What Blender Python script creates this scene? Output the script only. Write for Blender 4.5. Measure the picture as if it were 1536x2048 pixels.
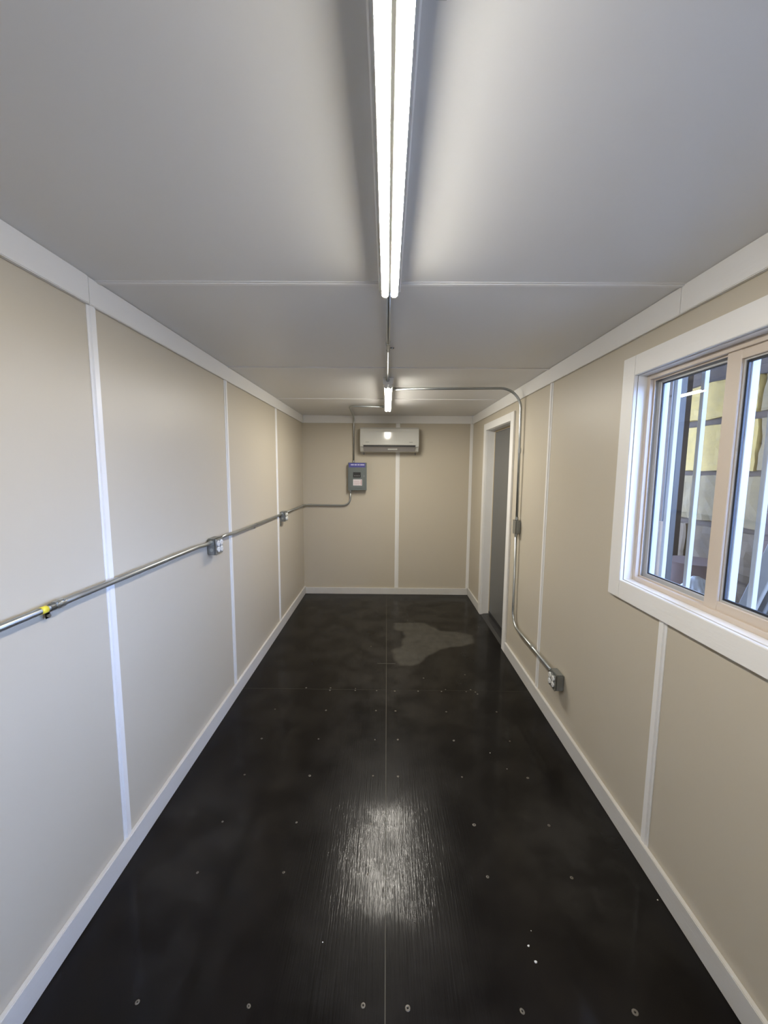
import bpy, bmesh, math, random
from mathutils import Vector, Matrix
random.seed(7)
for o in list(bpy.data.objects): bpy.data.objects.remove(o)
SC = bpy.context.scene
COL = SC.collection

# ------------------------------------------------------------------ camera
F_PX, PITCH, YAW, ROLL, CAMX, CAMZ = 777.1, 0.10853, -0.00683, 0.00725, -0.0036, 1.6958
cam_d = bpy.data.cameras.new('camera'); cam = bpy.data.objects.new('camera', cam_d); COL.objects.link(cam)
cp, sp, cy, sy = math.cos(PITCH), math.sin(PITCH), math.cos(YAW), math.sin(YAW)
fw = Vector((sy*cp, cy*cp, -sp)); rt = Vector((cy, -sy, 0)); up = rt.cross(fw)
rt2 = rt*math.cos(ROLL) + up*math.sin(ROLL); up2 = up*math.cos(ROLL) - rt*math.sin(ROLL)
m = Matrix((rt2, up2, -fw)).transposed().to_4x4(); m.translation = (CAMX, 0, CAMZ)
cam.matrix_world = m
cam_d.sensor_fit = 'HORIZONTAL'; cam_d.sensor_width = 36; cam_d.lens = F_PX/1536*36
cam_d.clip_start = .02
SC.camera = cam

# ------------------------------------------------------------------ light and exposure
SC.view_settings.view_transform = 'Standard'; SC.view_settings.look = 'None'
SC.view_settings.gamma = 1; SC.view_settings.use_curve_mapping = False
SC.view_settings.exposure = 0.0
TUBE_NEAR = 126.0
TUBE_FAR = 186.0
TUBE_BEAM = -25.0        # degrees above the horizontal where the diffuser ends
SKY_STRENGTH = 22.5
w = bpy.data.worlds.new('overcast_sky'); SC.world = w; w.use_nodes = True
bg = w.node_tree.nodes['Background']; bg.inputs[0].default_value = (.38, .54, 1.0, 1); bg.inputs[1].default_value = SKY_STRENGTH
# ------------------------------------------------------------------ constants of the room
HW, H, YN, YF = 1.1231, 2.3956, -0.76, 5.184       # half width, height, near and far end
WT = .12                                            # wall thickness
BY = [0.305, 1.525, 2.742, 3.965]                   # panel seams
WIN = (.90, 1.81, 1.185, 2.125)                     # window opening y0 y1 z0 z1
WIN2 = (-.66, .52, .90, 2.125)                    # its twin behind the camera, which lights the left wall
DOOR = (3.575, 4.455, 0.0, 2.142)

# ------------------------------------------------------------------ helpers
def tagv(o, label=None, cat=None, group=None, kind=None):
    if label: o['label'] = label
    if cat: o['category'] = cat
    if group: o['group'] = group
    if kind: o['kind'] = kind
    return o
def empty(name, loc=(0, 0, 0), rz=0.0):
    o = bpy.data.objects.new(name, None); COL.objects.link(o); o.location = loc; o.rotation_euler = (0, 0, rz)
    o.empty_display_size = .1
    return o
def thing(name, label, cat, loc=(0, 0, 0), rz=0.0, group=None):
    return tagv(empty(name, loc, rz), label, cat, group)
def struct_root(name, label=None):
    return tagv(empty(name), label, None, None, 'structure')
def obj(name, bm, mat, parent=None, smooth=False):
    me = bpy.data.meshes.new(name); bm.normal_update(); bm.to_mesh(me); bm.free()
    mats = mat if isinstance(mat, (list, tuple)) else [mat]
    for mm in mats: me.materials.append(mm)
    if smooth:
        for p in me.polygons: p.use_smooth = True
        try: me.set_sharp_from_angle(angle=math.radians(35))
        except Exception: pass
    o = bpy.data.objects.new(name, me); COL.objects.link(o)
    if parent: o.parent = parent
    return o
def mesh_copy(o, parent, loc=None, rot=None):
    c = o.copy(); COL.objects.link(c); c.parent = parent
    if loc is not None: c.location = loc
    if rot is not None: c.rotation_euler = rot
    return c
def NB(): return bmesh.new()
def box(bm, x0, x1, y0, y1, z0, z1, bev=0.0, mi=0, seg=1):
    if x0 > x1: x0, x1 = x1, x0
    if y0 > y1: y0, y1 = y1, y0
    t = bmesh.new()
    bmesh.ops.create_cube(t, size=1)
    for v in t.verts:
        v.co = Vector(((x0+x1)/2 + v.co.x*(x1-x0), (y0+y1)/2 + v.co.y*(y1-y0), (z0+z1)/2 + v.co.z*(z1-z0)))
    if bev: bmesh.ops.bevel(t, geom=list(t.edges), offset=bev, segments=seg, affect='EDGES', clamp_overlap=True)
    merge(bm, t, mi)
    return bm
def merge(bm, t, mi=0):
    vm = {v: bm.verts.new(v.co) for v in t.verts}
    for f in t.faces:
        nf = bm.faces.new([vm[v] for v in f.verts]); nf.material_index = mi; nf.smooth = f.smooth
    t.free()
def cyl(bm, a, b, r, seg=20, mi=0, bev=0.0, r2=None):
    a, b = Vector(a), Vector(b); d = b-a
    t = bmesh.new()
    bmesh.ops.create_cone(t, cap_ends=True, segments=seg, radius1=r, radius2=r if r2 is None else r2, depth=d.length)
    if bev:
        es = [e for e in t.edges if abs(e.verts[0].co.z-e.verts[1].co.z) < 1e-6]
        bmesh.ops.bevel(t, geom=es, offset=bev, segments=2, affect='EDGES')
    M = Matrix.Translation((a+b)/2) @ d.to_track_quat('Z', 'Y').to_matrix().to_4x4()
    bmesh.ops.transform(t, matrix=M, verts=t.verts)
    merge(bm, t, mi)
    return bm
def fillet(pts, rad, n=10):
    pts = [Vector(p) for p in pts]; out = [pts[0]]
    for i in range(1, len(pts)-1):
        r = rad[i-1] if isinstance(rad, (list, tuple)) else rad
        p, a, b = pts[i], (pts[i-1]-pts[i]).normalized(), (pts[i+1]-pts[i]).normalized()
        ang = a.angle(b); L = r/math.tan(ang/2) if ang < 3.13 else 0
        L = min(L, (pts[i-1]-p).length*.49, (pts[i+1]-p).length*.49); r = L*math.tan(ang/2)
        if L < 1e-5: out.append(p); continue
        c = p + (a+b).normalized()*(r/math.sin(ang/2)); s, e = p+a*L-c, p+b*L-c
        tot = s.angle(e); ax = s.cross(e).normalized()
        for k in range(n+1): out.append(c + Matrix.Rotation(tot*k/n, 3, ax) @ s)
    out.append(pts[-1]); return out
def tube(bm, path, r, seg=14, mi=0):
    path = [Vector(p) for p in path]; rings = []
    ref = None
    for i, p in enumerate(path):
        d = (path[min(i+1, len(path)-1)]-path[max(i-1, 0)]).normalized()
        if ref is None: ref = d.orthogonal().normalized()
        ref = (ref - d*ref.dot(d)).normalized(); bi = d.cross(ref)
        rings.append([bm.verts.new(p + (ref*math.cos(2*math.pi*k/seg) + bi*math.sin(2*math.pi*k/seg))*r) for k in range(seg)])
    for a, b in zip(rings, rings[1:]):
        for k in range(seg):
            f = bm.faces.new((a[k], a[(k+1) % seg], b[(k+1) % seg], b[k])); f.material_index = mi; f.smooth = True
    bm.faces.new(rings[0][::-1]).material_index = mi; bm.faces.new(rings[-1]).material_index = mi
    return bm
def prism_y(bm, prof, y0, y1, mi=0):
    # profile in (x, z), extruded along y
    A = [bm.verts.new((x, y0, z)) for x, z in prof]; B = [bm.verts.new((x, y1, z)) for x, z in prof]
    n = len(prof)
    for k in range(n): bm.faces.new((A[k], A[(k+1) % n], B[(k+1) % n], B[k])).material_index = mi
    bm.faces.new(A[::-1]).material_index = mi; bm.faces.new(B).material_index = mi
    bmesh.ops.recalc_face_normals(bm, faces=bm.faces)
    return bm
def prism_x(bm, prof, x0, x1, mi=0):
    A = [bm.verts.new((x0, y, z)) for y, z in prof]; B = [bm.verts.new((x1, y, z)) for y, z in prof]
    n = len(prof)
    for k in range(n): bm.faces.new((A[k], A[(k+1) % n], B[(k+1) % n], B[k])).material_index = mi
    bm.faces.new(A[::-1]).material_index = mi; bm.faces.new(B).material_index = mi
    bmesh.ops.recalc_face_normals(bm, faces=bm.faces)
    return bm

# ------------------------------------------------------------------ materials
def N(nt, t, **kw):
    n = nt.nodes.new(t)
    for k, v in kw.items():
        if k == 'i':
            for a, b in v.items(): n.inputs[a].default_value = b
        else: setattr(n, k, v)
    return n
def mat(name, col, rough=.5, metal=0.0, var=.04, vscale=6.0, bump=0.0, bscale=200.0, stretch=(1, 1, 1), rvar=0.05, spec=.5, coat=0.0):
    M = bpy.data.materials.new(name); M.use_nodes = True; nt = M.node_tree; L = nt.links
    b = nt.nodes['Principled BSDF']
    b.inputs['Metallic'].default_value = metal; b.inputs['Specular IOR Level'].default_value = spec
    b.inputs['Coat Weight'].default_value = coat
    g = N(nt, 'ShaderNodeNewGeometry'); mp = N(nt, 'ShaderNodeMapping'); mp.inputs['Scale'].default_value = stretch
    L.new(g.outputs['Position'], mp.inputs['Vector'])
    n1 = N(nt, 'ShaderNodeTexNoise', i={'Scale': vscale, 'Detail': 4.0}); L.new(mp.outputs[0], n1.inputs['Vector'])
    mx = N(nt, 'ShaderNodeMix', data_type='RGBA')
    mx.inputs[6].default_value = tuple(max(0, c*(1-var)) for c in col)+(1,)
    mx.inputs[7].default_value = tuple(min(1, c*(1+var)) for c in col)+(1,)
    L.new(n1.outputs['Fac'], mx.inputs[0]); L.new(mx.outputs[2], b.inputs['Base Color'])
    mr = N(nt, 'ShaderNodeMapRange', i={'To Min': max(.02, rough-rvar), 'To Max': min(1, rough+rvar)})
    L.new(n1.outputs['Fac'], mr.inputs['Value']); L.new(mr.outputs[0], b.inputs['Roughness'])
    if bump:
        n2 = N(nt, 'ShaderNodeTexNoise', i={'Scale': bscale, 'Detail': 3.0}); L.new(mp.outputs[0], n2.inputs['Vector'])
        bu = N(nt, 'ShaderNodeBump', i={'Strength': bump, 'Distance': .002}); L.new(n2.outputs['Fac'], bu.inputs['Height'])
        L.new(bu.outputs[0], b.inputs['Normal'])
    return M
M_WALL = mat('wall_panel_beige', (.54, .488, .392), .42, var=.02, vscale=2.5, bump=.12, bscale=26, rvar=.04, spec=.38)
M_CEIL = mat('ceiling_panel_white', (.755, .745, .725), .42, var=.02, vscale=1.7, bump=.12, bscale=14)
M_TRIM = mat('trim_white_paint', (.80, .79, .765), .42, var=.02, vscale=9, bump=.25, bscale=90, stretch=(1, .25, 1))
M_BASE = mat('baseboard_primed', (.62, .605, .575), .5, var=.06, vscale=9, bump=.35, bscale=90, stretch=(1, .25, 1))
M_TRIMV = mat('trim_white_vinyl', (.82, .81, .79), .33, var=.01, vscale=9)
M_STEEL = mat('galvanised_conduit', (.46, .48, .48), .33, metal=.9, var=.1, vscale=14, rvar=.08)
M_BOX = mat('pressed_steel_box', (.27, .285, .285), .42, metal=.75, var=.12, vscale=40, rvar=.08)
M_FIXT = mat('fixture_white_enamel', (.82, .82, .80), .35, var=.01)
M_PLASTIC = mat('white_device_plastic', (.80, .80, .78), .3, var=.01)
M_DARK = mat('black_plastic', (.02, .02, .022), .4)
M_AC = mat('air_conditioner_white_plastic', (.54, .535, .50), .09, var=.01, rvar=.02)
M_AC2 = mat('air_conditioner_grey_plastic', (.30, .285, .275), .3, var=.02)
M_LOGO = mat('faint_grey_print', (.27, .27, .26), .4)
M_PANEL = mat('panel_grey_enamel', (.135, .155, .152), .42, var=.05, vscale=20)
M_BLUE = mat('blue_label_print', (.075, .075, .30), .4, var=.05)
M_WHITEP = mat('white_label_paper', (.72, .68, .69), .5, var=.03)
M_LILAC = mat('pale_lilac_print', (.55, .54, .78), .5)
M_PINK = mat('pink_label_print', (.50, .30, .32), .5)
M_YEL = mat('yellow_sticker', (.80, .68, .06), .4, var=.08, vscale=60)
M_DOOR = mat('door_grey_steel', (.135, .135, .13), .42, var=.05, vscale=3, bump=.1, bscale=60)
M_DFRAME = mat('door_frame_tan', (.48, .40, .27), .5, var=.05)
M_THR = mat('threshold_dark_metal', (.05, .05, .052), .35, metal=.4)
M_VINYL = mat('window_vinyl_almond', (.58, .50, .42), .35, var=.02)
M_VINYLW = mat('window_vinyl_white', (.46, .455, .44), .3, var=.01)
M_BAR = mat('security_bar_paint', (.32, .30, .265), .45, var=.03)
M_GASKET = mat('rubber_gasket', (.02, .025, .035), .5)
M_SCREW = mat('floor_screw_head', (.17, .155, .13), .42, metal=.5, var=.3, vscale=150)
M_CHIP = mat('pale_debris', (.75, .74, .70), .6, var=.1)
M_SUB = mat('subfloor_dark', (.05, .046, .035), .8)
M_SHELL = mat('container_shell_paint', (.45, .46, .47), .5, var=.1)

def glass_mat():
    M = bpy.data.materials.new('window_glass'); M.use_nodes = True; nt = M.node_tree; L = nt.links
    nt.nodes.remove(nt.nodes['Principled BSDF']); out = nt.nodes['Material Output']
    tr = N(nt, 'ShaderNodeBsdfTransparent'); tr.inputs[0].default_value = (.95, .97, .97, 1)
    gl = N(nt, 'ShaderNodeBsdfGlossy'); gl.inputs['Roughness'].default_value = .0; gl.inputs[0].default_value = (1, 1, 1, 1)
    fr = N(nt, 'ShaderNodeFresnel', i={'IOR': 1.5}); mx = N(nt, 'ShaderNodeMixShader')
    gg = N(nt, 'ShaderNodeNewGeometry'); mr = N(nt, 'ShaderNodeMapRange', i={'To Min': 1.5, 'To Max': 1/1.5})   # thin pane: same Fresnel curve on both faces
    L.new(gg.outputs['Backfacing'], mr.inputs['Value']); L.new(mr.outputs[0], fr.inputs['IOR'])
    L.new(fr.outputs[0], mx.inputs[0]); L.new(tr.outputs[0], mx.inputs[1]); L.new(gl.outputs[0], mx.inputs[2])
    L.new(mx.outputs[0], out.inputs['Surface']); return M
M_GLASS = glass_mat()
def emit_mat(name, col, st):
    M = bpy.data.materials.new(name); M.use_nodes = True; b = M.node_tree.nodes['Principled BSDF']
    b.inputs['Base Color'].default_value = (.9, .9, .9, 1)
    b.inputs['Emission Color'].default_value = col+(1,); b.inputs['Emission Strength'].default_value = st
    return M
M_TUBE = emit_mat('led_tube_glow', (1.0, .945, .84), TUBE_NEAR)
M_TUBE2 = emit_mat('led_tube_glow_far', (1.0, .945, .84), TUBE_FAR)

def floor_mat():
    M = bpy.data.materials.new('black_phenolic_plywood'); M.use_nodes = True; nt = M.node_tree; L = nt.links
    b = nt.nodes['Principled BSDF']
    g = N(nt, 'ShaderNodeNewGeometry')
    big = N(nt, 'ShaderNodeTexNoise', i={'Scale': 2.2, 'Detail': 5.0, 'Roughness': .6}); L.new(g.outputs['Position'], big.inputs['Vector'])
    mp = N(nt, 'ShaderNodeMapping'); mp.inputs['Scale'].default_value = (1, .035, 1); L.new(g.outputs['Position'], mp.inputs['Vector'])
    gr = N(nt, 'ShaderNodeTexNoise', i={'Scale': 150.0, 'Detail': 3.0, 'Roughness': .6}); L.new(mp.outputs[0], gr.inputs['Vector'])
    # scuffed, worn patches down the middle of the walkway
    sep = N(nt, 'ShaderNodeSeparateXYZ'); L.new(g.outputs['Position'], sep.inputs[0])
    ab = N(nt, 'ShaderNodeMath', operation='ABSOLUTE'); L.new(sep.outputs['X'], ab.inputs[0])
    wx = N(nt, 'ShaderNodeMapRange', interpolation_type='SMOOTHSTEP', i={'From Min': .15, 'From Max': .62, 'To Min': 1.0, 'To Max': 0.0}); L.new(ab.outputs[0], wx.inputs['Value'])
    wn = N(nt, 'ShaderNodeTexNoise', i={'Scale': 4.5, 'Detail': 7.0, 'Roughness': .62}); L.new(g.outputs['Position'], wn.inputs['Vector'])
    wr = N(nt, 'ShaderNodeMapRange', i={'From Min': .38, 'From Max': .78}); L.new(wn.outputs['Fac'], wr.inputs['Value'])
    wear = N(nt, 'ShaderNodeMath', operation='MULTIPLY'); L.new(wx.outputs[0], wear.inputs[0]); L.new(wr.outputs[0], wear.inputs[1])
    # dried dust smear stored as a mask on the mesh
    at = N(nt, 'ShaderNodeAttribute', attribute_name='dust')
    dn = N(nt, 'ShaderNodeTexNoise', i={'Scale': 14.0, 'Detail': 6.0}); L.new(g.outputs['Position'], dn.inputs['Vector'])
    dm = N(nt, 'ShaderNodeMapRange', i={'From Min': .25, 'From Max': .7, 'To Min': .55, 'To Max': 1.0}); L.new(dn.outputs['Fac'], dm.inputs['Value'])
    dust = N(nt, 'ShaderNodeMath', operation='MULTIPLY'); L.new(at.outputs['Fac'], dust.inputs[0]); L.new(dm.outputs[0], dust.inputs[1])
    c0 = N(nt, 'ShaderNodeMix', data_type='RGBA'); c0.inputs[6].default_value = (.0030, .0025, .0025, 1); c0.inputs[7].default_value = (.0060, .0048, .0044, 1)
    L.new(big.outputs['Fac'], c0.inputs[0])
    c1 = N(nt, 'ShaderNodeMix', data_type='RGBA'); c1.inputs[7].default_value = (.013, .0115, .0105, 1)
    L.new(wear.outputs[0], c1.inputs[0]); L.new(c0.outputs[2], c1.inputs[6])
    c2 = N(nt, 'ShaderNodeMix', data_type='RGBA'); c2.inputs[7].default_value = (.062, .058, .049, 1)
    L.new(dust.outputs[0], c2.inputs[0]); L.new(c1.outputs[2], c2.inputs[6]); L.new(c2.outputs[2], b.inputs['Base Color'])
    r1 = N(nt, 'ShaderNodeMapRange', i={'From Min': .3, 'From Max': .7, 'To Min': .27, 'To Max': .36}); L.new(big.outputs['Fac'], r1.inputs['Value'])
    r2 = N(nt, 'ShaderNodeMath', operation='MULTIPLY_ADD'); L.new(wear.outputs[0], r2.inputs[0]); r2.inputs[1].default_value = .08; L.new(r1.outputs[0], r2.inputs[2])
    r3 = N(nt, 'ShaderNodeMath', operation='MULTIPLY_ADD', use_clamp=True); L.new(dust.outputs[0], r3.inputs[0]); r3.inputs[1].default_value = .3; L.new(r2.outputs[0], r3.inputs[2])
    L.new(r3.outputs[0], b.inputs['Roughness'])
    b.inputs['Specular IOR Level'].default_value = .12; b.inputs['Coat Roughness'].default_value = .10
    cw_ = N(nt, 'ShaderNodeMapRange', i={'From Min': .40, 'From Max': .60, 'To Min': .10, 'To Max': .36}); L.new(wn.outputs['Fac'], cw_.inputs['Value']); L.new(cw_.outputs[0], b.inputs['Coat Weight'])
    bs = N(nt, 'ShaderNodeMath', operation='MULTIPLY_ADD'); L.new(wx.outputs[0], bs.inputs[0]); bs.inputs[1].default_value = .42; bs.inputs[2].default_value = .04
    bu = N(nt, 'ShaderNodeBump', i={'Distance': .0015}); L.new(gr.outputs['Fac'], bu.inputs['Height']); L.new(bs.outputs[0], bu.inputs['Strength'])
    L.new(bu.outputs[0], b.inputs['Normal']); L.new(bu.outputs[0], b.inputs['Coat Normal'])
    return M
M_FLOOR = floor_mat()

# ================================================================== FLOOR
floor = struct_root('floor')
obj('subfloor', box(NB(), -HW-WT, HW+WT, YN-WT, YF+WT, -.10, -.019), M_SUB, floor)
PATCH = [(.10, 4.17), (.43, 4.18), (.50, 4.08), (.572, 3.97), (.74, 3.95), (.895, 3.86), (.86, 3.68), (.74, 3.62), (.62, 3.60), (.52, 3.53), (.40, 3.42),
         (.30, 3.27), (.21, 3.215), (.12, 3.225), (.075, 3.30), (.062, 3.51), (.15, 3.60), (.19, 3.80), (.17, 3.93), (.09, 3.99)]
def patch_d(x, y):   # signed distance, + inside
    ins = False; dm = 9; n = len(PATCH)
    for i in range(n):
        (x1, y1), (x2, y2) = PATCH[i], PATCH[(i+1) % n]
        if (y1 > y) != (y2 > y) and x < (x2-x1)*(y-y1)/(y2-y1)+x1: ins = not ins
        t = max(0, min(1, ((x-x1)*(x2-x1)+(y-y1)*(y2-y1))/((x2-x1)**2+(y2-y1)**2)))
        dm = min(dm, math.hypot(x-x1-t*(x2-x1), y-y1-t*(y2-y1)))
    return dm if ins else -dm
from mathutils import noise as mnoise
CX0 = .004; G = .0016
sheets = {}
for nm, x0, x1, y0, y1 in (('a', -HW-.02, CX0-G, YN-.02, .405-G), ('b', CX0+G, HW+.02, YN-.02, .405-G),
                           ('c', -HW-.02, CX0-G, .405+G, 2.845-G), ('d', CX0+G, HW+.02, .405+G, 2.845-G),
                           ('e', -HW-.02, CX0-G, 2.845+G, YF+.02), ('f', CX0+G, HW+.02, 2.845+G, YF+.02)):
    bm = box(NB(), x0, x1, y0, y1, -.019, 0)
    if nm == 'f':
        top = [f for f in bm.faces if f.normal.z > .9 or sum(v.co.z for v in f.verts) > -1e-6]
        bm.faces.remove(top[0])
        nx, ny = 66, 130
        vs = [[bm.verts.new((x0+(x1-x0)*i/nx, y0+(y1-y0)*j/ny, 0)) for i in range(nx+1)] for j in range(ny+1)]
        for j in range(ny):
            for i in range(nx): bm.faces.new((vs[j][i], vs[j][i+1], vs[j+1][i+1], vs[j+1][i]))
    o = obj('plywood_sheet', bm, M_FLOOR, floor)
    if nm == 'f':
        a = o.data.attributes.new('dust', 'FLOAT', 'POINT')
        for i, v in enumerate(o.data.vertices):
            x, y = v.co.x, v.co.y
            if v.co.z < -.001: continue
            d = patch_d(x, y) + .018*mnoise.noise((x*9, y*9, 0)) if (0 < x < 1 and 3.1 < y < 4.3) else -1
            a.data[i].value = max(0, min(1, .5 + d/.028))
    sheets[nm] = o
# thin scratch line across the seam
obj('seam_filler', box(NB(), -.075, .085, 3.252, 3.257, -.0005, .0006), mat('seam_filler_grey', (.09, .085, .075), .5), floor)
M_SEAM = mat('seam_dust_grey', (.085, .078, .058), .7, var=.5, vscale=6)
obj('seam_filler', box(NB(), CX0-G, CX0+G, YN, YF, -.006, -.0006), M_SEAM, floor)
obj('seam_filler', box(NB(), -HW, CX0-G-.0002, 2.845-G, 2.845+G, -.006, -.0008), M_SEAM, floor)
obj('seam_filler', box(NB(), CX0+G+.0002, HW, 2.845-G, 2.845+G, -.006, -.0010), M_SEAM, floor)
# screws
def screw_mesh(r):
    bm = NB(); seg = 10
    c = bm.verts.new((0, 0, .0011)); rs = []
    for rr, zz in ((r*.3, -.0002), (r*.42, .0013), (r*.9, .0009), (r, 0.00005)):
        rs.append([bm.verts.new((rr*math.cos(6.2832*k/seg), rr*math.sin(6.2832*k/seg), zz)) for k in range(seg)])
    c.co.z = -.0004
    for k in range(seg): bm.faces.new((c, rs[0][k], rs[0][(k+1) % seg]))
    for a, b in zip(rs, rs[1:]):
        for k in range(seg): bm.faces.new((a[k], b[k], b[(k+1) % seg], a[(k+1) % seg]))
    bmesh.ops.recalc_face_normals(bm, faces=bm.faces)
    return bm
proto = None
XS = (-.786, -.425, -.067, .075, .432, .789)
pts = []
for y in (.76, 1.055, 1.462, 1.698, 1.990, 2.283, 2.580):
    for x in XS: pts.append((x+random.uniform(-.005, .005), y+random.uniform(-.004, .004)))
for x, y in ((-.43, 2.862), (-.43, 2.828), (-.235, 2.856), (-.235, 2.83), (-.62, 2.86), (-.07, 2.83), (.07, 2.828), (.25, 2.83), (.43, 2.83), (.465, 2.845+.012),
             (.62, 2.83), (.66, 2.858), (.69, 2.826), (.70, 2.80)): pts.append((x, y))
for x, y in ((-.144, 3.583), (1.007, 4.078), (.752, 3.903), (.66, 3.08), (.31, 3.02)): pts.append((x, y))
for i, (x, y) in enumerate(pts):
    big = y < 1.3 or (.4 < x < .5 and y < 1.8)
    nm = ('c' if x < CX0 else 'd') if .405 < y < 2.845 else ('e' if x < CX0 else 'f')
    if proto is None: proto = obj('screw_head', screw_mesh(.0085), M_SCREW, sheets[nm]); o = proto
    else: o = mesh_copy(proto, sheets[nm])
    s = (1.0 if big else .72)*random.uniform(.75, 1.15)
    o.location = (x, y, .0002); o.scale = (s, s*random.uniform(.8, 1.2), 1); o.rotation_euler = (0, 0, random.uniform(0, 6))

# ================================================================== WALLS
def cells_wall(bm, xa, xb, y0, y1, z0, z1, holes):
    ys = sorted({y0, y1} | {v for h in holes for v in h[:2] if y0 < v < y1}); zs = sorted({z0, z1} | {v for h in holes for v in h[2:] if z0 < v < z1})
    for a, b in zip(ys, ys[1:]):
        for c, d in zip(zs, zs[1:]):
            my, mz = (a+b)/2, (c+d)/2
            if any(h[0] < my < h[1] and h[2] < mz < h[3] for h in holes): continue
            box(bm, xa, xb, a, b, c, d)
    return bm
ED = [YN] + BY + [YF]
for side, s in (('left', -1), ('right', 1)):
    root = struct_root('wall_'+side)
    holes = [] if s < 0 else [WIN, WIN2, (DOOR[0], DOOR[1], -1, DOOR[3])]
    EDS = ED if s < 0 else [e for e in ED if e != BY[1]]      # the sheet round the window is one piece
    for a, b in zip(EDS, EDS[1:]):
        obj('wall_panel', cells_wall(NB(), s*HW, s*(HW+WT-.02), a+.0007, b-.0007, -.019, H, holes), M_WALL, root)
    obj('outer_shell', cells_wall(NB(), s*(HW+WT-.02), s*(HW+WT+.0), YN-WT, YF+WT, -.1, H+.1, holes), M_SHELL, root)
    # H-strip battens over the seams: a thin flange with a raised centre
    for y in BY:
        z0, z1 = .10, 2.297
        spans = [(z0, z1)]
        if s > 0 and y == BY[1]: spans = [(z0, 1.094)]
        if s > 0 and y == BY[3]: continue
        for za, zb in spans:
            bm = NB(); f = .0235
            prof = [(-f, 0), (-f, .0022), (-f+.003, .0035), (-.014, .0035), (-.011, .0095), (.011, .0095), (.014, .0035), (f-.003, .0035), (f, .0022), (f, 0)]
            A = [bm.verts.new((s*(HW-h), y+u, za)) for u, h in prof]; B = [bm.verts.new((s*(HW-h), y+u, zb)) for u, h in prof]
            for k in range(len(prof)): bm.faces.new((A[k], A[(k+1) % len(prof)], B[(k+1) % len(prof)], B[k]))
            bm.faces.new(A); bm.faces.new(B[::-1]); bmesh.ops.recalc_face_normals(bm, faces=bm.faces)
            obj('batten_strip', bm, M_TRIMV, root)
# far wall
root = struct_root('wall_back')
SX = .137
obj('wall_panel', box(NB(), -HW-WT, SX-.0007, YF, YF+WT-.02, -.019, H), M_WALL, root)
obj('wall_panel', box(NB(), SX+.0007, HW+WT, YF, YF+WT-.02, -.019, H), M_WALL, root)
bm = NB(); f = .0265
for u0, u1, h in ((-f, f, .0035), (-.014, .014, .0095)): box(bm, SX+u0, SX+u1, YF-h, YF, .09, 2.297, .0015)
obj('batten_strip', bm, M_TRIMV, root)
bm = NB(); box(bm, 1.083, HW, YF-.009, YF, .09, 2.297, .002)
obj('corner_strip', bm, M_TRIMV, root)
bm = NB(); box(bm, -HW, -HW+.004, YF-.004, YF, .09, 2.297)
obj('corner_strip', bm, M_WALL, root)
root = struct_root('wall_front')
obj('wall_panel', box(NB(), -HW-WT, HW+WT, YN-WT, YN, -.019, H), M_WALL, root)

# ================================================================== CEILING
root = struct_root('ceiling')
CYS = [YN, .335, 1.555, 2.775, 3.968, YF]
for a, b in zip(CYS, CYS[1:]):
    obj('ceiling_panel', box(NB(), -HW, HW, a+.0007, b-.0007, H, H+.05), M_CEIL, root)
for y in CYS[1:-1]:
    bm = NB(); box(bm, -HW+.012, HW-.012, y-.017, y+.017, H-.0025, H); box(bm, -HW+.012, HW-.012, y-.009, y+.009, H-.0065, H-.0025, .0015)
    obj('seam_strip', bm, M_TRIMV, root)
obj('roof_shell', box(NB(), -HW-WT, HW+WT, YN-WT, YF+WT, H+.05, H+.1), M_SHELL, root)

# crown boards and baseboards
def board(name, x0, x1, y0, y1, z0, z1):
    o = obj(name, box(NB(), x0, x1, y0, y1, z0, z1, .0025, seg=2), M_BASE if name.startswith('base') else M_TRIM); o['kind'] = 'structure'; return o
T = .018; CZ = 2.296; BH = .102
board('trim_1', -HW, -HW+T, YN, 1.500, CZ, H)              # left crown, two lengths meeting at the seam
board('trim_2', -HW, -HW+T-.002, 1.502, YF, CZ, H-.001)
board('trim_3', HW-T, HW, YN, 1.560, CZ-.004, H)
board('trim_4', HW-T+.002, HW, 1.562, YF, CZ-.004, H-.001)
board('trim_5', -HW+T, HW-T, YF-T, YF, CZ+.002, H)
board('trim_6', -HW+T, HW-T, YN, YN+T, CZ, H)
board('baseboard_left', -HW, -HW+T, YN, YF, 0, BH)
r = struct_root('baseboard_right')
obj('board_length', box(NB(), HW-T, HW, YN, DOOR[0]-.090, 0, BH, .0025, seg=2), M_BASE, r)
obj('board_length', box(NB(), HW-T, HW, DOOR[1]+.090, YF-T, 0, BH, .0025, seg=2), M_BASE, r)
board('baseboard_back', -HW+T, HW-T, YF-T, YF, 0, .088)
board('baseboard_front', -HW+T, HW-T, YN, YN+T, 0, BH)

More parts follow.
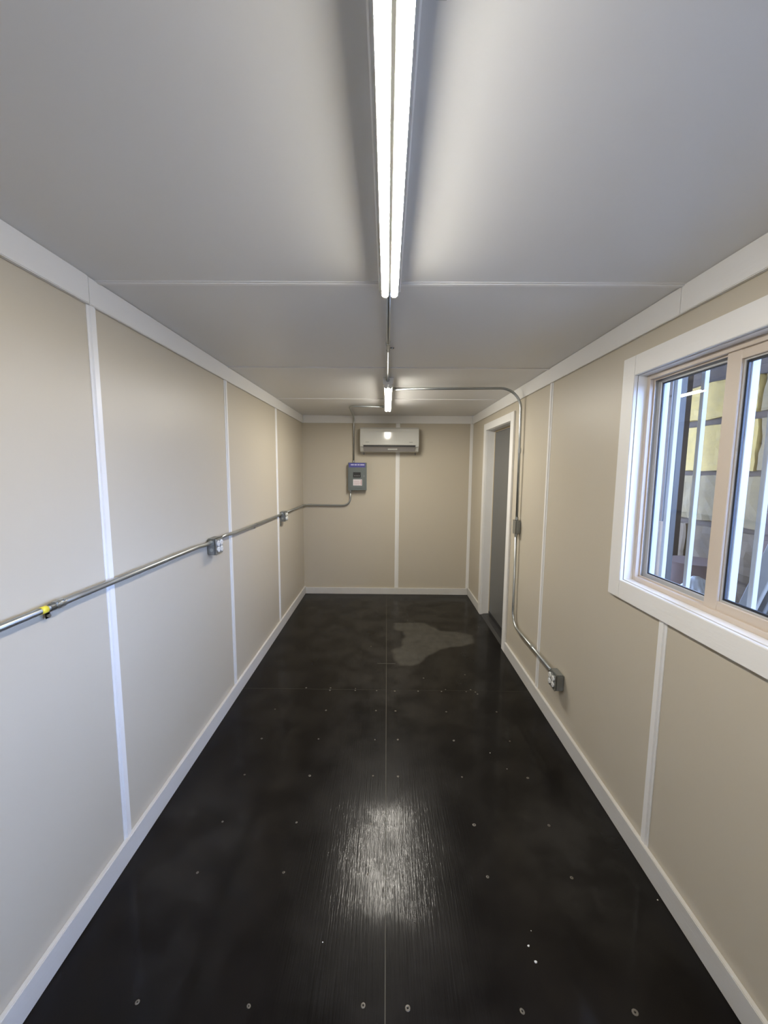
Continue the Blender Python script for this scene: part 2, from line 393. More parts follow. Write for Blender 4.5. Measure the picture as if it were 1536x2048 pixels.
# ================================================================== WINDOWS
x_in = HW-T
cw = .088
jx = 1.168
def ring(bm, xa, xb, ya, yb, za, zb, w_, bev=.0015, mi=0):
    box(bm, xa, xb, ya, ya+w_, za, zb, bev, mi); box(bm, xa, xb, yb-w_, yb, za, zb, bev, mi)
    box(bm, xa, xb, ya+w_-.001, yb-w_+.001, za, za+w_, bev, mi); box(bm, xa, xb, ya+w_-.001, yb-w_+.001, zb-w_, zb, bev, mi)
    return bm
def slider_window(name, WIN, ymid, bars):
    win = struct_root(name)
    y0, y1, z0, z1 = WIN
    # casing boards with butt joints
    obj('casing_board', box(NB(), x_in, HW, y1, y1+cw, z0-cw, z1+cw, .002, seg=2), M_TRIM, win)
    obj('casing_board', box(NB(), x_in, HW, y0-cw, y0, z0-cw, z1+cw, .002, seg=2), M_TRIM, win)
    obj('casing_board', box(NB(), x_in, HW, y0, y1, z1, z1+cw, .002, seg=2), M_TRIM, win)
    obj('casing_board', box(NB(), x_in, HW, y0, y1, z0-cw, z0, .002, seg=2), M_TRIM, win)
    # white returns from the wall face to the vinyl frame
    obj('return_board', box(NB(), HW, jx, y1-.003, y1+.004, z0, z1), M_TRIMV, win)
    obj('return_board', box(NB(), HW, jx, y0-.004, y0+.003, z0, z1), M_TRIMV, win)
    obj('return_board', box(NB(), HW, jx, y0, y1, z1-.003, z1+.004), M_TRIMV, win)
    obj('return_board', box(NB(), HW, jx, y0, y1, z0-.004, z0+.003), M_TRIMV, win)
    yi0, yi1, zi0, zi1 = y0+.003, y1-.003, z0+.003, z1-.003
    # frame: almond inside face, white tracks behind
    fr = obj('vinyl_frame', ring(NB(), jx-.006, jx+.012, yi0, yi1, zi0, zi1, .020), M_VINYL, win)
    obj('frame_lip', ring(NB(), jx+.012, jx+.016, yi0, yi1, zi0, zi1, .027, .001), M_VINYL, fr)
    obj('track_frame', ring(NB(), jx+.016, HW+WT+.012, yi0, yi1, zi0, zi1, .016), M_VINYLW, win)
    # fixed sash (towards the camera, inner track): slim almond frame, white bead, gasket, glass
    sx = jx+.008
    fs = obj('fixed_sash', NB(), M_VINYL, win)
    bm = NB()
    ya, yb = yi0+.020, ymid+.034
    box(bm, sx-.006, sx+.022, yb-.056, yb, zi0+.018, zi1-.018, .002)           # meeting stile
    box(bm, sx-.004, sx+.022, ya, yb-.05, zi0+.018, zi0+.052, .002); box(bm, sx-.004, sx+.022, ya, yb-.05, zi1-.052, zi1-.018, .002)
    box(bm, sx-.004, sx+.022, ya, ya+.03, zi0+.05, zi1-.05, .002)
    bm.to_mesh(fs.data); bm.free()
    gz0, gz1, gy0, gy1 = zi0+.052, zi1-.052, ya+.03, yb-.056
    obj('glazing_bead', ring(NB(), sx+.004, sx+.010, gy0, gy1, gz0, gz1, .0065, .001), M_VINYLW, fs)
    obj('gasket', ring(NB(), sx+.009, sx+.016, gy0+.0065, gy1-.0065, gz0+.0065, gz1-.0065, .007, 0), M_GASKET, fs)
    obj('glass_pane', box(NB(), sx+.011, sx+.013, gy0+.002, gy1-.002, gz0+.002, gz1-.002), M_GLASS, fs)
    # sliding sash (far side, outer track): white vinyl
    tx = sx+.026
    ss = obj('sliding_sash', NB(), M_VINYLW, win)
    bm = NB(); ya, yb = ymid-.030, yi1-.014
    box(bm, tx, tx+.028, ya, ya+.034, zi0+.014, zi1-.014, .002); box(bm, tx, tx+.028, yb-.022, yb, zi0+.014, zi1-.014, .002)
    box(bm, tx, tx+.028, ya+.033, yb-.021, zi0+.014, zi0+.038, .002); box(bm, tx, tx+.028, ya+.033, yb-.021, zi1-.038, zi1-.014, .002)
    bm.to_mesh(ss.data); bm.free()
    obj('gasket', ring(NB(), tx+.006, tx+.012, ya+.033, yb-.021, zi0+.037, zi1-.037, .005, 0), M_GASKET, ss)
    obj('glass_pane', box(NB(), tx+.011, tx+.0135, ya+.031, yb-.019, zi0+.035, zi1-.035), M_GLASS, ss)
    # outside security bars
    by = 1.795; bxc = HW+WT+.05
    first = None
    if not bars: return win
    while by > .88:
        if first is None:
            first = obj('security_bar', box(NB(), -.0095, .0095, -.0095, .0095, z0-.06, z1+.06, .0015), M_BAR, win); o = first
        else: o = mesh_copy(first, win)
        o.location = (bxc, by, 0); by -= .15
    obj('bar_rail', box(NB(), bxc-.0095, bxc+.0095, .84, 1.87, z1+.06, z1+.08, .002), M_BAR, win)
    obj('bar_rail', box(NB(), bxc-.0095, bxc+.0095, .84, 1.87, z0-.08, z0-.06, .002), M_BAR, win)
    for yy in (.85, 1.86):
        for zz in (z0-.07, z1+.07): obj('bar_bracket', box(NB(), HW+WT-.001, bxc, yy-.01, yy+.01, zz-.01, zz+.01), M_BAR, win)


slider_window('window_1', WIN, 1.368, True)
slider_window('window_2', WIN2, -.07, False)        # the second window of the same wall, behind the camera

# ================================================================== DOOR
door = struct_root('door_1')
y0, y1, _, z1 = DOOR
obj('casing_board', box(NB(), x_in, HW, y0-.090, y0, 0, z1+.075, .002, seg=2), M_TRIM, door)
obj('casing_board', box(NB(), x_in, HW, y1, y1+.090, 0, z1+.075, .002, seg=2), M_TRIM, door)
obj('casing_board', box(NB(), x_in, HW, y0, y1, z1, z1+.075, .002, seg=2), M_TRIM, door)
obj('jamb_board', box(NB(), HW-.001, HW+.085, y1-.004, y1+.005, 0, z1), M_TRIM, door)
obj('jamb_board', box(NB(), HW-.001, HW+.085, y0-.005, y0+.004, 0, z1), M_TRIM, door)
obj('jamb_board', box(NB(), HW-.001, HW+.085, y0, y1, z1-.004, z1+.005), M_TRIM, door)
bm = NB(); xa, xb = HW+.085, HW+WT
box(bm, xa, xb, y1-.016, y1, .0, z1-.004, .001); box(bm, xa, xb, y0, y0+.016, .0, z1-.004, .001); box(bm, xa, xb, y0+.016, y1-.016, z1-.022, z1-.004, .001)
obj('door_frame', bm, M_DFRAME, door)
slab = obj('door_slab', box(NB(), HW+.088, HW+.088+.028, y0+.019, y1-.022, .028, z1-.026, .002), M_DOOR, door)
bm = NB(); xs = HW+.088; ym = y0+.09; cyl(bm, (xs, ym, .98), (xs-.01, ym, .98), .032, 24, bev=.002); cyl(bm, (xs-.01, ym, .98), (xs-.04, ym, .98), .012, 16); cyl(bm, (xs-.038, ym, .98), (xs-.062, ym, .98), .027, 24, bev=.006)
obj('door_knob', bm, M_STEEL, slab, smooth=True)
bm = NB(); prism_y(bm, [(HW-.004, 0), (HW+.03, .013), (HW+.085, .016), (HW+.088, .024), (HW+WT+.01, .024), (HW+WT+.01, -.02), (HW-.004, -.02)], y0, y1)
obj('threshold', bm, M_THR, door)
bm = NB(); box(bm, HW+.082, HW+.0875, y0+.02, y1-.023, .024, .052, .001); obj('door_sweep', bm, M_DARK, door)

# ================================================================== LIGHT FIXTURES
def fixture(label, y0, y1, glow):
    t = thing('strip_light', label, 'ceiling light', (.001, (y0+y1)/2, H), group='two-tube strip lights on the ceiling')
    L_ = (y1-y0)/2; zc = -.050
    bm = NB()
    prism_y(bm, [(-.0395, -.001), (-.0395, zc+.003), (-.036, zc), (.036, zc), (.0395, zc+.003), (.0395, -.001)], -L_, L_)
    obj('housing', bm, M_FIXT, t)
    for s in (-1, 1):
        bm = NB(); box(bm, -.0397, .0397, s*(L_+.002), s*(L_-.003), zc-.002, -.001, .0015); obj('end_cap', bm, M_FIXT, t)
        for x in (-.0165, .0165):
            bm = NB(); box(bm, x-.010, x+.010, s*(L_+.001), s*(L_-.014), zc-.026, zc+.001, .003, seg=2); obj('lamp_holder', bm, M_PLASTIC, t)
    for x in (-.0165, .0165):
        tbm = cyl(NB(), (x, -L_+.024, zc-.0175), (x, L_-.024, zc-.0175), .0132, 36)
        tbm.normal_update()
        for f in tbm.faces:      # opaque aluminium back, frosted diffuser below
            c = f.calc_center_median()
            if abs(f.normal.y) > .5 or math.atan2(c.z-(zc-.0175), abs(c.x-x)) > math.radians(TUBE_BEAM): f.material_index = 1
        tb = obj('led_tube', tbm, [glow, M_FIXT], t, smooth=True)
        for s in (-1, 1):
            obj('tube_cap', cyl(NB(), (x, s*(L_-.014), zc-.0175), (x, s*(L_-.025), zc-.0175), .0134, 20, bev=.002), M_FIXT, tb, smooth=True)
    return t
f1 = fixture('two-tube strip light running overhead out of the top of the photo', .285, 1.505, M_TUBE)
f2 = fixture('two-tube strip light near the far wall, seen small beyond the ceiling conduit', 3.06, 4.275, M_TUBE2)
bm = NB(); cyl(bm, (.0395, -.28, -.026), (.062, -.28, -.026), .014, 14, bev=.002); cyl(bm, (.06, -.28, -.026), (.075, -.28, -.026), .0175, 6)
obj('conduit_connector', bm, M_STEEL, f1, smooth=True)

# ================================================================== CONDUIT
def coupling(path_dir, p, r, parent, L_=.042):
    d = Vector(path_dir).normalized(); p = Vector(p); bm = NB()
    cyl(bm, p-d*L_/2, p+d*L_/2, r*1.28, 18, bev=.0015); cyl(bm, p-d*.004, p+d*.004, r*1.38, 18)
    o = d.orthogonal().normalized()
    for s in (-1, 1): cyl(bm, p+d*L_*.3*s+o*r, p+d*L_*.3*s+o*r*1.65, r*.35, 8)
    return obj('coupling', bm, M_STEEL, parent, smooth=True)
def strap(d, p, nrm, side, r, parent):
    # one-hole strap: a half loop over the pipe and a screwed foot beside it
    d, p, nrm, side = Vector(d).normalized(), Vector(p), Vector(nrm).normalized(), Vector(side).normalized()
    bm = NB(); R = r*1.2; w_ = .009; pr = []
    for k in range(11):
        a = math.radians(-20+220*k/10)
        pr.append(p + side*(-math.cos(a))*R + nrm*math.sin(a)*R)
    base = p - nrm*(r+.0015)
    pr += [p+side*R*1.1 - nrm*r, p+side*(R+.024) - nrm*r]
    rows = []
    for q in pr: rows.append([bm.verts.new(q-d*w_), bm.verts.new(q+d*w_)])
    for a, b in zip(rows, rows[1:]): bm.faces.new((a[0], a[1], b[1], b[0]))
    bmesh.ops.solidify(bm, geom=list(bm.faces), thickness=.0016)
    c = p+side*(R+.014)-nrm*r; cyl(bm, c-nrm*.001, c+nrm*.007, .0065, 8)
    bmesh.ops.recalc_face_normals(bm, faces=bm.faces)
    return obj('strap', bm, M_STEEL, parent, smooth=True)
def connector(d, p, r, parent):
    d = Vector(d).normalized(); p = Vector(p); bm = NB()
    cyl(bm, p, p+d*.026, r*1.3, 18, bev=.0015); cyl(bm, p, p+d*.006, r*1.65, 6)
    o = d.orthogonal().normalized(); cyl(bm, p+d*.016+o*r, p+d*.016+o*r*1.7, r*.35, 8)
    return obj('connector', bm, M_STEEL, parent, smooth=True)
def conduit(label, pts, r, rad, group=None):
    t = thing('conduit', label, 'conduit', pts[0], group=group)
    o = Vector(pts[0])
    P = [Vector(q)-o for q in fillet(pts, rad)] if len(pts) > 2 else [Vector(q)-o for q in pts]
    obj('pipe', tube(NB(), P, r), M_STEEL, t)
    return t, o
RL = .0115; xw = -HW+.0285; zl = 1.243
B1 = (-HW, 2.425, 1.208); B2 = (-HW, 4.085, 1.198)      # outlet boxes on left wall
t, o = conduit('conduit with a yellow sticker along the left wall, ending at the nearer outlet box',
               [(xw, YN, zl), (xw, 2.20, zl), (xw, 2.30, zl-.006), (xw, B1[1]-.052, zl-.008)], RL, .3)
coupling((0, 1, 0), Vector((xw, 1.245, zl))-o, RL, t)
strap((0, 1, 0), Vector((xw, 1.215, zl))-o, (1, 0, 0), (0, 0, -1), RL, t)
st = obj('sticker', tube(NB(), [Vector((xw, 1.175, zl))-o, Vector((xw, 1.198, zl))-o], RL+.0006, 18), M_YEL, t); st['label'] = 'small yellow sticker'
connector((0, -1, 0), Vector((xw, B1[1]-.052, zl-.008))-o, RL, t)
t, o = conduit('galvanised conduit along the left wall between the two outlet boxes',
               [(xw, B1[1]+.052, zl-.002), (xw-.004, 2.62, zl+.002), (xw-.006, 2.75, zl-.008), (xw-.006, B2[1]-.052, zl-.018)], RL, .25)
strap((0, 1, 0), Vector((xw-.006, 3.22, zl-.012))-o, (1, 0, 0), (0, 0, -1), RL, t)
connector((0, 1, 0), Vector((xw, B1[1]+.052, zl-.002))-o, RL, t); connector((0, -1, 0), Vector((xw-.006, B2[1]-.052, zl-.018))-o, RL, t)
xp = -.487
t, o = conduit('conduit turning the far left corner and rising into the breaker panel',
               [(xw-.006, B2[1]+.052, zl-.02), (xw-.006, YF-.026, zl-.022), (xp, YF-.026, zl-.024), (xp, YF-.028, 1.425)], RL, [.045, .11])
coupling((1, 0, 0), Vector((-HW+.10, YF-.026, zl-.022))-o, RL, t); coupling((0, 1, 0), Vector((xw-.006, YF-.12, zl-.022))-o, RL, t)
connector((0, 1, 0), Vector((xw-.006, B2[1]+.052, zl-.02))-o, RL, t); connector((0, 0, -1), Vector((xp, YF-.028, 1.425))-o, RL, t)
RC = .0095; zc = H-.020
t, o = conduit('straight galvanised conduit on the ceiling between the two strip lights', [(-.003, 1.506, zc), (-.003, 3.058, zc)], RC, .1)
coupling((0, 1, 0), Vector((-.003, 2.20, zc))-o, RC, t); strap((0, 1, 0), Vector((-.003, 2.30, zc))-o, (0, 0, -1), (1, 0, 0), RC, t)
connector((0, 1, 0), Vector((-.003, 1.506, zc))-o, RC, t); connector((0, -1, 0), Vector((-.003, 3.058, zc))-o, RC, t)
SWY, SWZ = 3.262, 1.223
t, o = conduit('conduit bending from the ceiling down the right wall to the small box beside the door',
               [(.038, 3.36, zc-.004), (.60, 3.33, zc-.004), (HW-.0325, 3.275, zc-.010), (HW-.0325, SWY, 2.0), (HW-.028, SWY, SWZ+.058)], .0105, [.5, .17, .3])
connector((1, 0, 0), Vector((.038, 3.36, zc-.004))-o, RC, t); connector((0, 0, 1), Vector((HW-.028, SWY, SWZ+.058))-o, .0105, t)
coupling((0, 0, 1), Vector((HW-.031, SWY+.0, 1.86))-o, .0105, t)
OBY, OBZ = 2.372, .365
t, o = conduit('conduit dropping from the small box by the door and bending to the low outlet box',
               [(HW-.028, SWY, SWZ-.058), (HW-.028, SWY-.01, .375), (HW-.028, OBY+.052, .385)], .0105, [.13])
connector((0, 0, -1), Vector((HW-.028, SWY, SWZ-.058))-o, .0105, t); connector((0, 1, 0), Vector((HW-.028, OBY+.052, .385))-o, .0105, t)
coupling((0, 1, 0), Vector((HW-.028, 2.80, .3795))-o, .0105, t)
t, o = conduit('conduit from the far strip light across the ceiling and down to the breaker panel',
               [(-.036, 4.262, zc-.008), (-.415, 4.275, zc-.004), (-.44, YF-.040, zc-.004), (-.442, YF-.026, 1.787)], .0095, [.07, .07])
connector((-1, 0, 0), Vector((-.036, 4.262, zc-.008))-o, .0095, t); connector((0, 0, 1), Vector((-.442, YF-.026, 1.787))-o, .0095, t)
coupling((0, 0, 1), Vector((-.4415, YF-.028, 2.245))-o, .0095, t)

# ================================================================== OUTLET BOXES
def outlet_box(label, loc, rz):
    # built facing +x, back on x = 0
    t = thing('outlet_box', label, 'electrical outlet', loc, rz, 'steel outlet boxes with two duplex outlets')
    D, S = .054, .052
    b = obj('box_body', box(NB(), .0015, D, -S, S, -S, S, .006, seg=2), M_BOX, t, smooth=True)
    bm = NB(); box(bm, D, D+.004, -S-.001, S+.001, -S-.001, S+.001, .002, seg=2)
    for a in (-1, 1):
        for c in (-1, 1): cyl(bm, (D+.003, a*.043, c*.043), (D+.006, a*.043, c*.043), .0035, 8)
    obj('cover_plate', bm, M_STEEL, t, smooth=True)
    obj('knockout', cyl(NB(), (.03, -S-.0012, -.018), (.03, -S+.001, -.018), .011, 16), M_STEEL, t)
    obj('knockout', cyl(NB(), (.03, -.02, -S-.0012), (.03, -.02, -S+.001), .011, 16), M_STEEL, t)
    for a in (-.0225, .0225):
        rc = obj('receptacle', box(NB(), D+.003, D+.0055, a-.0135, a+.0135, -.040, .040, .002), M_BOX, t)
        for c in (-.0195, .0195):
            bm = NB(); cyl(bm, (D+.004, a, c), (D+.012, a, c), .0175, 22, bev=.002)
            fc = obj('outlet_face', bm, M_PLASTIC, rc, smooth=True)
        bm = NB()
        for c in (-.0195, .0195):
            for q in (-.0062, .0062): box(bm, D+.0115, D+.0122, a+q-.001, a+q+.001, c-.001, c+.007)
            cyl(bm, (D+.0115, a, c-.008), (D+.0122, a, c-.008), .0024, 8)
        obj('slots', bm, M_DARK, rc)['kind'] = 'stuff'
    return t
outlet_box('four-outlet steel box on the left wall, the one nearer the yellow sticker', B1, 0)
outlet_box('four-outlet steel box on the left wall just past the last batten before the corner', B2, 0)
outlet_box('four-outlet steel box low on the right wall near the baseboard', (HW, OBY, OBZ), math.pi)
# small steel device box on the conduit beside the door
t = thing('device_box', 'small steel box at mid height on the conduit beside the door', 'junction box', (HW, SWY, SWZ), math.pi)
obj('box_body', box(NB(), .0015, .045, -.030, .030, -.056, .056, .005, seg=2), M_BOX, t, smooth=True)
obj('cover_plate', box(NB(), .045, .049, -.034, .034, -.059, .059, .002, seg=2), M_STEEL, t, smooth=True)
for s in (-1, 1): obj('cover_screw', cyl(NB(), (.048, 0, s*.042), (.051, 0, s*.042), .004, 10), M_STEEL, t)
# lidless bracket tag under the far-left box
bm = NB(); box(bm, -HW+.001, -HW+.006, B2[1]-.052, B2[1]-.022, B2[2]-.098, B2[2]-.045, .001); cyl(bm, (-HW+.004, B2[1]-.037, B2[2]-.085), (-HW+.009, B2[1]-.037, B2[2]-.085), .005, 10)
mb = obj('mounting_tab', bm, M_BOX)
mb.parent = [x for x in bpy.data.objects if x.name.startswith('outlet_box') and abs(x.location.y-B2[1]) < .01][0]
mb.matrix_parent_inverse = Matrix.Translation(Vector(B2)).inverted()

# ================================================================== BREAKER PANEL
px0, px1, pz0, pz1 = -.512, -.268, 1.425, 1.785
t = thing('breaker_panel', 'grey electrical breaker panel with blue header label on the far wall', 'electrical panel', ((px0+px1)/2, YF, pz0))
wd, hh, dp = (px1-px0)/2, pz1-pz0, .092
obj('box_body', box(NB(), -wd+.006, wd-.006, -dp+.006, -.001, .004, hh-.004, .003), M_PANEL, t)
obj('cover', box(NB(), -wd, wd, -dp, -dp+.008, 0, hh, .003, seg=2), M_PANEL, t)
dr = obj('panel_door', box(NB(), -wd+.016, wd-.022, -dp-.006, -dp+.001, .028, hh-.072, .002, seg=2), M_PANEL, t)
obj('breaker_window', box(NB(), -.055, .045, -dp-.0066, -dp-.0055, .165, .235), M_DARK, dr)
for k, x in enumerate((-.04, -.02, 0, .02)): obj('breaker_switch', box(NB(), x, x+.008, -dp-.0095, -dp-.006, .182, .196, .001), M_LOGO, dr)
lb = obj('warning_label', box(NB(), -.055, .062, -dp-.0068, -dp-.0058, .062, .142), M_WHITEP, dr)
bm = NB()
for k in range(5): box(bm, -.046, .03+.006*(k % 3), -dp-.0073, -dp-.0066, .072+k*.0125, .0755+k*.0125)
box(bm, .045, .056, -dp-.0073, -dp-.0066, .068, .136); obj('label_print', bm, M_PINK, lb)['kind'] = 'stuff'
hb = obj('header_label', box(NB(), -wd+.012, wd-.018, -dp-.002, -dp+.0005, hh-.062, hh-.004), M_BLUE, t); hb['label'] = 'blue header label with a pale stripe of print'
bm = NB()
for a, b in ((-.085, -.045), (-.038, -.005), (.003, .03), (.037, .092)): box(bm, a, b, -dp-.0026, -dp-.0018, hh-.036, hh-.022)
obj('label_print', bm, M_LILAC, hb)['kind'] = 'stuff'
obj('panel_latch', box(NB(), wd-.040, wd-.026, -dp-.010, -dp-.005, .17, .20, .002), M_BOX, dr)

# ================================================================== AIR CONDITIONER
ax0, ax1, az0, az1 = -.349, .399, 1.918, 2.228
t = thing('air_conditioner', 'white wall-mounted split air conditioner under the crown board on the far wall', 'air conditioner', ((ax0+ax1)/2, YF, az0))
wd = (ax1-ax0)/2; hh = az1-az0
prof = [(-.001, 0.008), (-.10, .0), (-.15, .012), (-.178, .055), (-.196, .072), (-.199, .10), (-.196, .25), (-.185, hh-.02), (-.16, hh), (-.001, hh)]
bm = prism_x(NB(), prof, -wd, wd); bmesh.ops.bevel(bm, geom=[e for e in bm.edges if abs(e.verts[0].co.x-e.verts[1].co.x) < 1e-6 and e.verts[0].co.y < -.01], offset=.006, segments=3, affect='EDGES')
obj('casing', bm, M_AC, t)
bm = prism_x(NB(), [(-.197, .086), (-.2035, .088), (-.2055, .10), (-.203, .248), (-.196, .262), (-.190, .262)], -wd+.030, wd-.030)
fp = obj('front_panel', bm, M_AC, t)
bm = NB(); box(bm, -wd+.070, -wd+.115, -.2056, -.2045, .120, .127); obj('badge', bm, M_LOGO, fp)
bm = NB(); box(bm, wd-.125, wd-.080, -.2056, -.2045, .119, .128); obj('badge', bm, M_LOGO, fp)
bm = prism_x(NB(), [(-.2015, .068), (-.2035, .0855), (-.186, .0855), (-.186, .068)], -wd+.045, wd-.045); obj('outlet_gap', bm, M_DARK, t)
bm = prism_x(NB(), [(-.152, .012), (-.157, .009), (-.186, .050), (-.203, .064), (-.198, .067), (-.180, .052)], -wd+.045, wd-.045); obj('air_flap', bm, M_AC2, t)
bm = prism_x(NB(), [(-.172, .028), (-.177, .026), (-.186, .044), (-.181, .046)], -.02, .10); obj('display_window', bm, M_AC, t)
for x in (-wd+.03, wd-.04): obj('lower_tab', box(NB(), x, x+.018, -.008, -.001, -.030, .012, .002), M_AC2, t)  # small grey tab below each end of the casing

# ================================================================== DEBRIS ON THE FLOOR
def chip(label, x, y, s):
    bm = NB(); n = 6; a0 = random.random()*6
    vs = [bm.verts.new((s*random.uniform(.6, 1.1)*math.cos(a0+6.283*k/n), s*random.uniform(.5, .8)*math.sin(a0+6.283*k/n), 0)) for k in range(n)]
    top = [bm.verts.new((v.co.x*.8, v.co.y*.8, s*.35)) for v in vs]
    for k in range(n): bm.faces.new((vs[k], vs[(k+1) % n], top[(k+1) % n], top[k]))
    bm.faces.new(top); bm.faces.new(vs[::-1]); bmesh.ops.recalc_face_normals(bm, faces=bm.faces)
    o = obj('debris_chip', bm, M_CHIP); o.location = (x, y, .0003); tagv(o, label, 'debris', 'pale chips lying on the black floor')
chip('pale chip on the black floor, the brightest and nearest of the close pair', .526, 1.176, .0062)
chip('pale chip on the black floor just beyond the brightest chip', .518, 1.222, .005)
chip('tiny pale speck on the black floor beyond the close pair of chips', .544, 1.268, .0025)
chip('pale speck right against the right baseboard on the black floor', 1.088, 1.379, .0035)
chip('lone pale sliver on the black floor between screw rows, right of the seam', .632, 2.179, .0045)
chip('tiny pale speck on the black floor right of the lone sliver', .696, 2.054, .003)
chip('tiny pale speck on the black floor just left of the centre seam glare', -.222, 1.223, .003)

# ================================================================== OUTSIDE THE WINDOW
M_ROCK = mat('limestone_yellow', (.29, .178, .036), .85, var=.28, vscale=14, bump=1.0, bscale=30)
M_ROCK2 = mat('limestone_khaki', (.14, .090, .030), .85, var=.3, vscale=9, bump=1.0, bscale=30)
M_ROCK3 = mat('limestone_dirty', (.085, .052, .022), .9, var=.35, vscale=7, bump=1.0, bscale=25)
M_SOIL = mat('dark_soil', (.055, .034, .018), .95, var=.5, vscale=12, bump=1.0, bscale=30)
M_GROUND = mat('yard_gravel', (.16, .15, .13), .95, var=.3, vscale=16, bump=1.0, bscale=60)
M_POST = mat('weathered_grey_steel', (.055, .05, .042), .55, var=.15, vscale=18, stretch=(1, 1, .1))
M_TIMB_SHADE = mat('dark_timber_and_shade', (.030, .018, .010), .8, var=.5, vscale=25, stretch=(1, 1, .15), bump=.6, bscale=40)  # canopy purlins, and the dark upright that replaces a strip of shade
M_TARP = mat('grey_plastic_sheeting', (.135, .115, .085), .45, var=.12, vscale=7)
M_BRD = mat('blue_grey_board', (.13, .115, .09), .6, var=.2, vscale=20)
M_TEAL = mat('teal_painted_panel', (.03, .05, .045), .55, var=.25, vscale=20)
M_RUST = mat('rusted_brown_steel', (.075, .036, .020), .75, var=.35, vscale=14)
M_LWOOD = mat('pale_timber', (.22, .145, .08), .6, var=.1, vscale=20)
GZ = -.16
g = obj('ground', box(NB(), HW+WT, 60.0, -60, 60, GZ-.1, GZ), M_GROUND); g['kind'] = 'structure'
def rough_block(w_, d_, h_, seed, amp=.012):
    bm = NB(); bmesh.ops.create_cube(bm, size=1)
    bmesh.ops.subdivide_edges(bm, edges=list(bm.edges), cuts=5, use_grid_fill=True)
    for v in bm.verts:
        q = Vector((v.co.x*d_, v.co.y*w_, v.co.z*h_))
        e = sum(abs(abs(c)-.5) < 1e-4 for c in v.co)
        n = mnoise.noise_vector((q+Vector((seed*3.1, seed, 0)))*7.0)
        v.co = q + n*amp - q.normalized()*(0.012 if e >= 2 else 0)
    return bm
rw = thing('retaining_wall', 'retaining wall of big yellow limestone blocks seen through the window', 'retaining wall', (4.25, 4.6, GZ))
rows = [(GZ, .42, 3), (.46, 1.02, 3), (1.07, 1.66, 2), (1.71, 2.28, 0), (2.35, 2.83, 0)]
yst = [[2.2, 3.1, 4.0, 4.75, 5.38], [2.2, 2.9, 3.7, 4.4, 5.15, 5.42], [2.2, 3.0, 3.75, 4.42, 5.06, 5.42], [2.2, 3.2, 4.28, 5.38], [2.2, 3.4, 4.30, 5.40]]
for ri, ((za, zb, _), ys_) in enumerate(zip(rows, yst)):
    for k, (a, b) in enumerate(zip(ys_, ys_[1:])):
        gap = .03 if ri != 2 else .035
        bm = rough_block(b-a-gap, .5, zb-za, ri*7+k+1, .022)
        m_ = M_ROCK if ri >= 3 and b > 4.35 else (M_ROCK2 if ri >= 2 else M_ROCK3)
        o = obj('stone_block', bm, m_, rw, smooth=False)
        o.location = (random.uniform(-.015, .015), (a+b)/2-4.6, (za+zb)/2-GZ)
obj('earth_core', box(NB(), -.20, .9, -2.4, 3.0, 0, 2.95), M_SOIL, rw)
bm = rough_block(5.6, 1.2, .42, 55, .09); o = obj('soil_cap', bm, M_SOIL, rw); o.location = (.28, .35, 3.12)
# dark upright standing in for a strip of shade, then the grey post
def post(name, label, cat, x, y, sx_, sy_, h_, m_, rz=0):
    t = thing(name, label, cat, (x, y, GZ), rz)
    obj('shaft', box(NB(), -sx_/2, sx_/2, -sy_/2, sy_/2, 0, h_, .006), m_, t)
    obj('base_block', box(NB(), -sx_/2-.02, sx_/2+.02, -sy_/2-.02, sy_/2+.02, 0, .06, .006), m_, t)
    return t
post('shade_upright', 'dark upright standing in for the strip of shade at the end of the limestone wall', 'post', 3.66, 4.96, .10, .14, 3.38, M_TIMB_SHADE, .1)
t = post('steel_post', 'blue-grey steel post outside at the far edge of the window', 'post', 2.40, 3.30, .05, .10, 3.38, M_POST)
for k in range(3): obj('rib', box(NB(), -.032, -.024, -.045+k*.038, -.033+k*.038, .06, 3.28), M_POST, t)
tp = thing('timber_batten', 'pale timber batten standing against the blue-grey steel post', 'timber', (2.26, 3.20, GZ))
obj('lath', box(NB(), -.012, .012, -.016, .016, 0, 1.45, .002), M_LWOOD, tp); obj('lath', box(NB(), .014, .030, -.016, .016, 0, 1.10, .002), M_LWOOD, tp)
# canopy added to shade the yard: dark purlins and sheets on posts and wall
cn = thing('shade_canopy', 'dark canopy added to shade the yard between the window and the limestone wall', 'canopy', (3.1, 4.2, 3.22))
for k in range(6): obj('purlin', box(NB(), -1.75, 1.7, -3.3+k*1.1-.03, -3.3+k*1.1+.03, 0, .08, .004), M_TIMB_SHADE, cn)
for k in range(5): obj('roof_sheet', box(NB(), -1.85, 1.8, -3.53+k*1.18, -3.53+(k+1)*1.18+.02, .081+.002*(k % 2), .089+.002*(k % 2)), M_SOIL, cn)
# rusty drum
t = thing('steel_drum', 'rusty brown steel drum standing at the foot of the limestone wall', 'drum', (3.45, 4.30, GZ))
bm = NB(); cyl(bm, (0, 0, 0), (0, 0, .86), .27, 28, bev=.01)
obj('drum_body', bm, M_RUST, t, smooth=True)
for z in (.0, .29, .58, .85): bm = NB(); cyl(bm, (0, 0, z), (0, 0, z+.016), .277, 28, bev=.004); obj('drum_rim', bm, M_RUST, t, smooth=True)
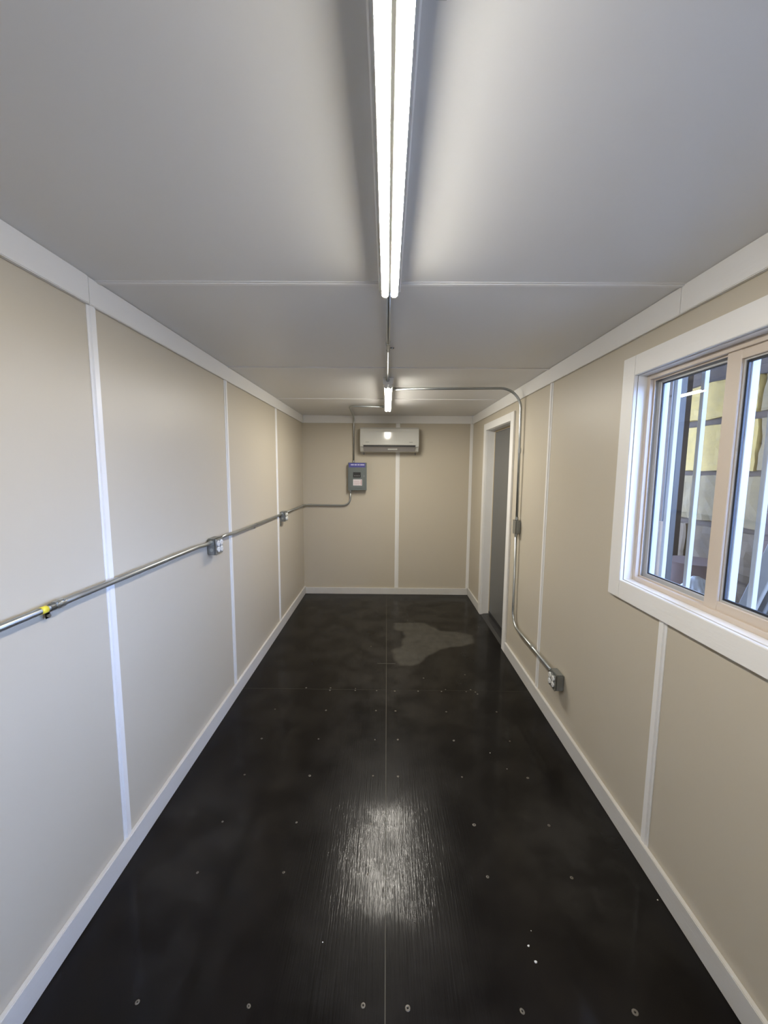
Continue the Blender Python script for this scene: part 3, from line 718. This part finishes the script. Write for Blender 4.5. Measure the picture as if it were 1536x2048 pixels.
# teal panels stacked on a dark crate
t = thing('storage_crate', 'dark brown crate under the stack of teal panels outside', 'crate', (3.5, 2.77, GZ))
obj('crate_body', box(NB(), -.28, .28, -.55, .55, 0, 1.58, .01), M_RUST, t)
for k in range(6): obj('slat', box(NB(), -.30, -.28, -.55, .55, .03+k*.26, .24+k*.26, .004), M_RUST, t)
lab = ['lowest teal panel of the stack on the brown crate', 'second teal panel from the bottom of the stack outside', 'third teal panel from the bottom of the stack outside',
       'fourth teal panel from the bottom of the stack outside', 'topmost teal panel of the stack outside']
for k in range(5):
    o = obj('teal_panel', box(NB(), -.29, .29, -.58, .58, 0, .042, .006), M_TEAL); o.location = (3.5+random.uniform(-.02, .02), 2.77+random.uniform(-.03, .03), GZ+1.582+k*.052)
    tagv(o, lab[k], 'panel', 'stacked teal panels outside'); o.rotation_euler = (0, 0, random.uniform(-.03, .03))
# boards leaning
labs = ['blue-grey board leaning outside, first from the window', 'blue-grey board leaning outside, second from the window', 'blue-grey board leaning outside, third from the window', 'blue-grey board leaning outside, fourth from the window']
for k in range(4):
    a = Vector((2.20+.075*k, 2.66+.01*k, GZ+.012)); b = Vector((2.34+.075*k, 1.93+.01*k, 2.35)); d = b-a
    bm = NB(); box(bm, -.045, .045, -.016, .016, 0, d.length, .004); o = obj('leaning_board', bm, [M_BRD, M_POST, M_TARP, M_BRD][k])
    o.location = a; o.rotation_euler = d.to_track_quat('Z', 'X').to_euler(); tagv(o, labs[k], 'board', 'boards leaning outside the window')
# grey plastic sheeting heap
def heap(label, cx_, cy_, rx, ry, h_, seed):
    bm = NB(); n, mrings = 64, 26
    prev = None
    for j in range(mrings+1):
        u = j/mrings; ringv = []
        for k in range(n):
            a = 6.28318*k/n
            rr = 1+.12*math.sin(3*a+seed)+.08*math.sin(7*a+seed*2)
            z = h_*(math.cos(u*math.pi/2)**.8 if u < 1 else 0)
            q = Vector((rx*u*rr*math.cos(a), ry*u*rr*math.sin(a), z))
            fold = .05*abs(mnoise.noise((q.x*4+seed, q.y*4, q.z*2)))+.03*mnoise.noise((q.x*11, q.y*11+seed, q.z*9))
            q += Vector((math.cos(a), math.sin(a), .8))*fold*(1-u**6)
            ringv.append(bm.verts.new(q))
        if prev:
            for k in range(n): bm.faces.new((prev[k], prev[(k+1) % n], ringv[(k+1) % n], ringv[k]))
        prev = ringv
    bmesh.ops.remove_doubles(bm, verts=bm.verts, dist=1e-4); bmesh.ops.recalc_face_normals(bm, faces=bm.faces)
    o = obj('plastic_sheeting', bm, M_TARP, smooth=True); o.location = (cx_, cy_, GZ); tagv(o, label, 'sheeting', 'heaps of grey plastic sheeting outside')
heap('smaller heap of grey plastic sheeting outside behind the window bars', 2.84, 3.50, .25, .25, .90, 2)
heap('large heap of grey plastic sheeting outside at the foot of the leaning boards', 1.74, 1.72, .30, .46, 1.16, 5)
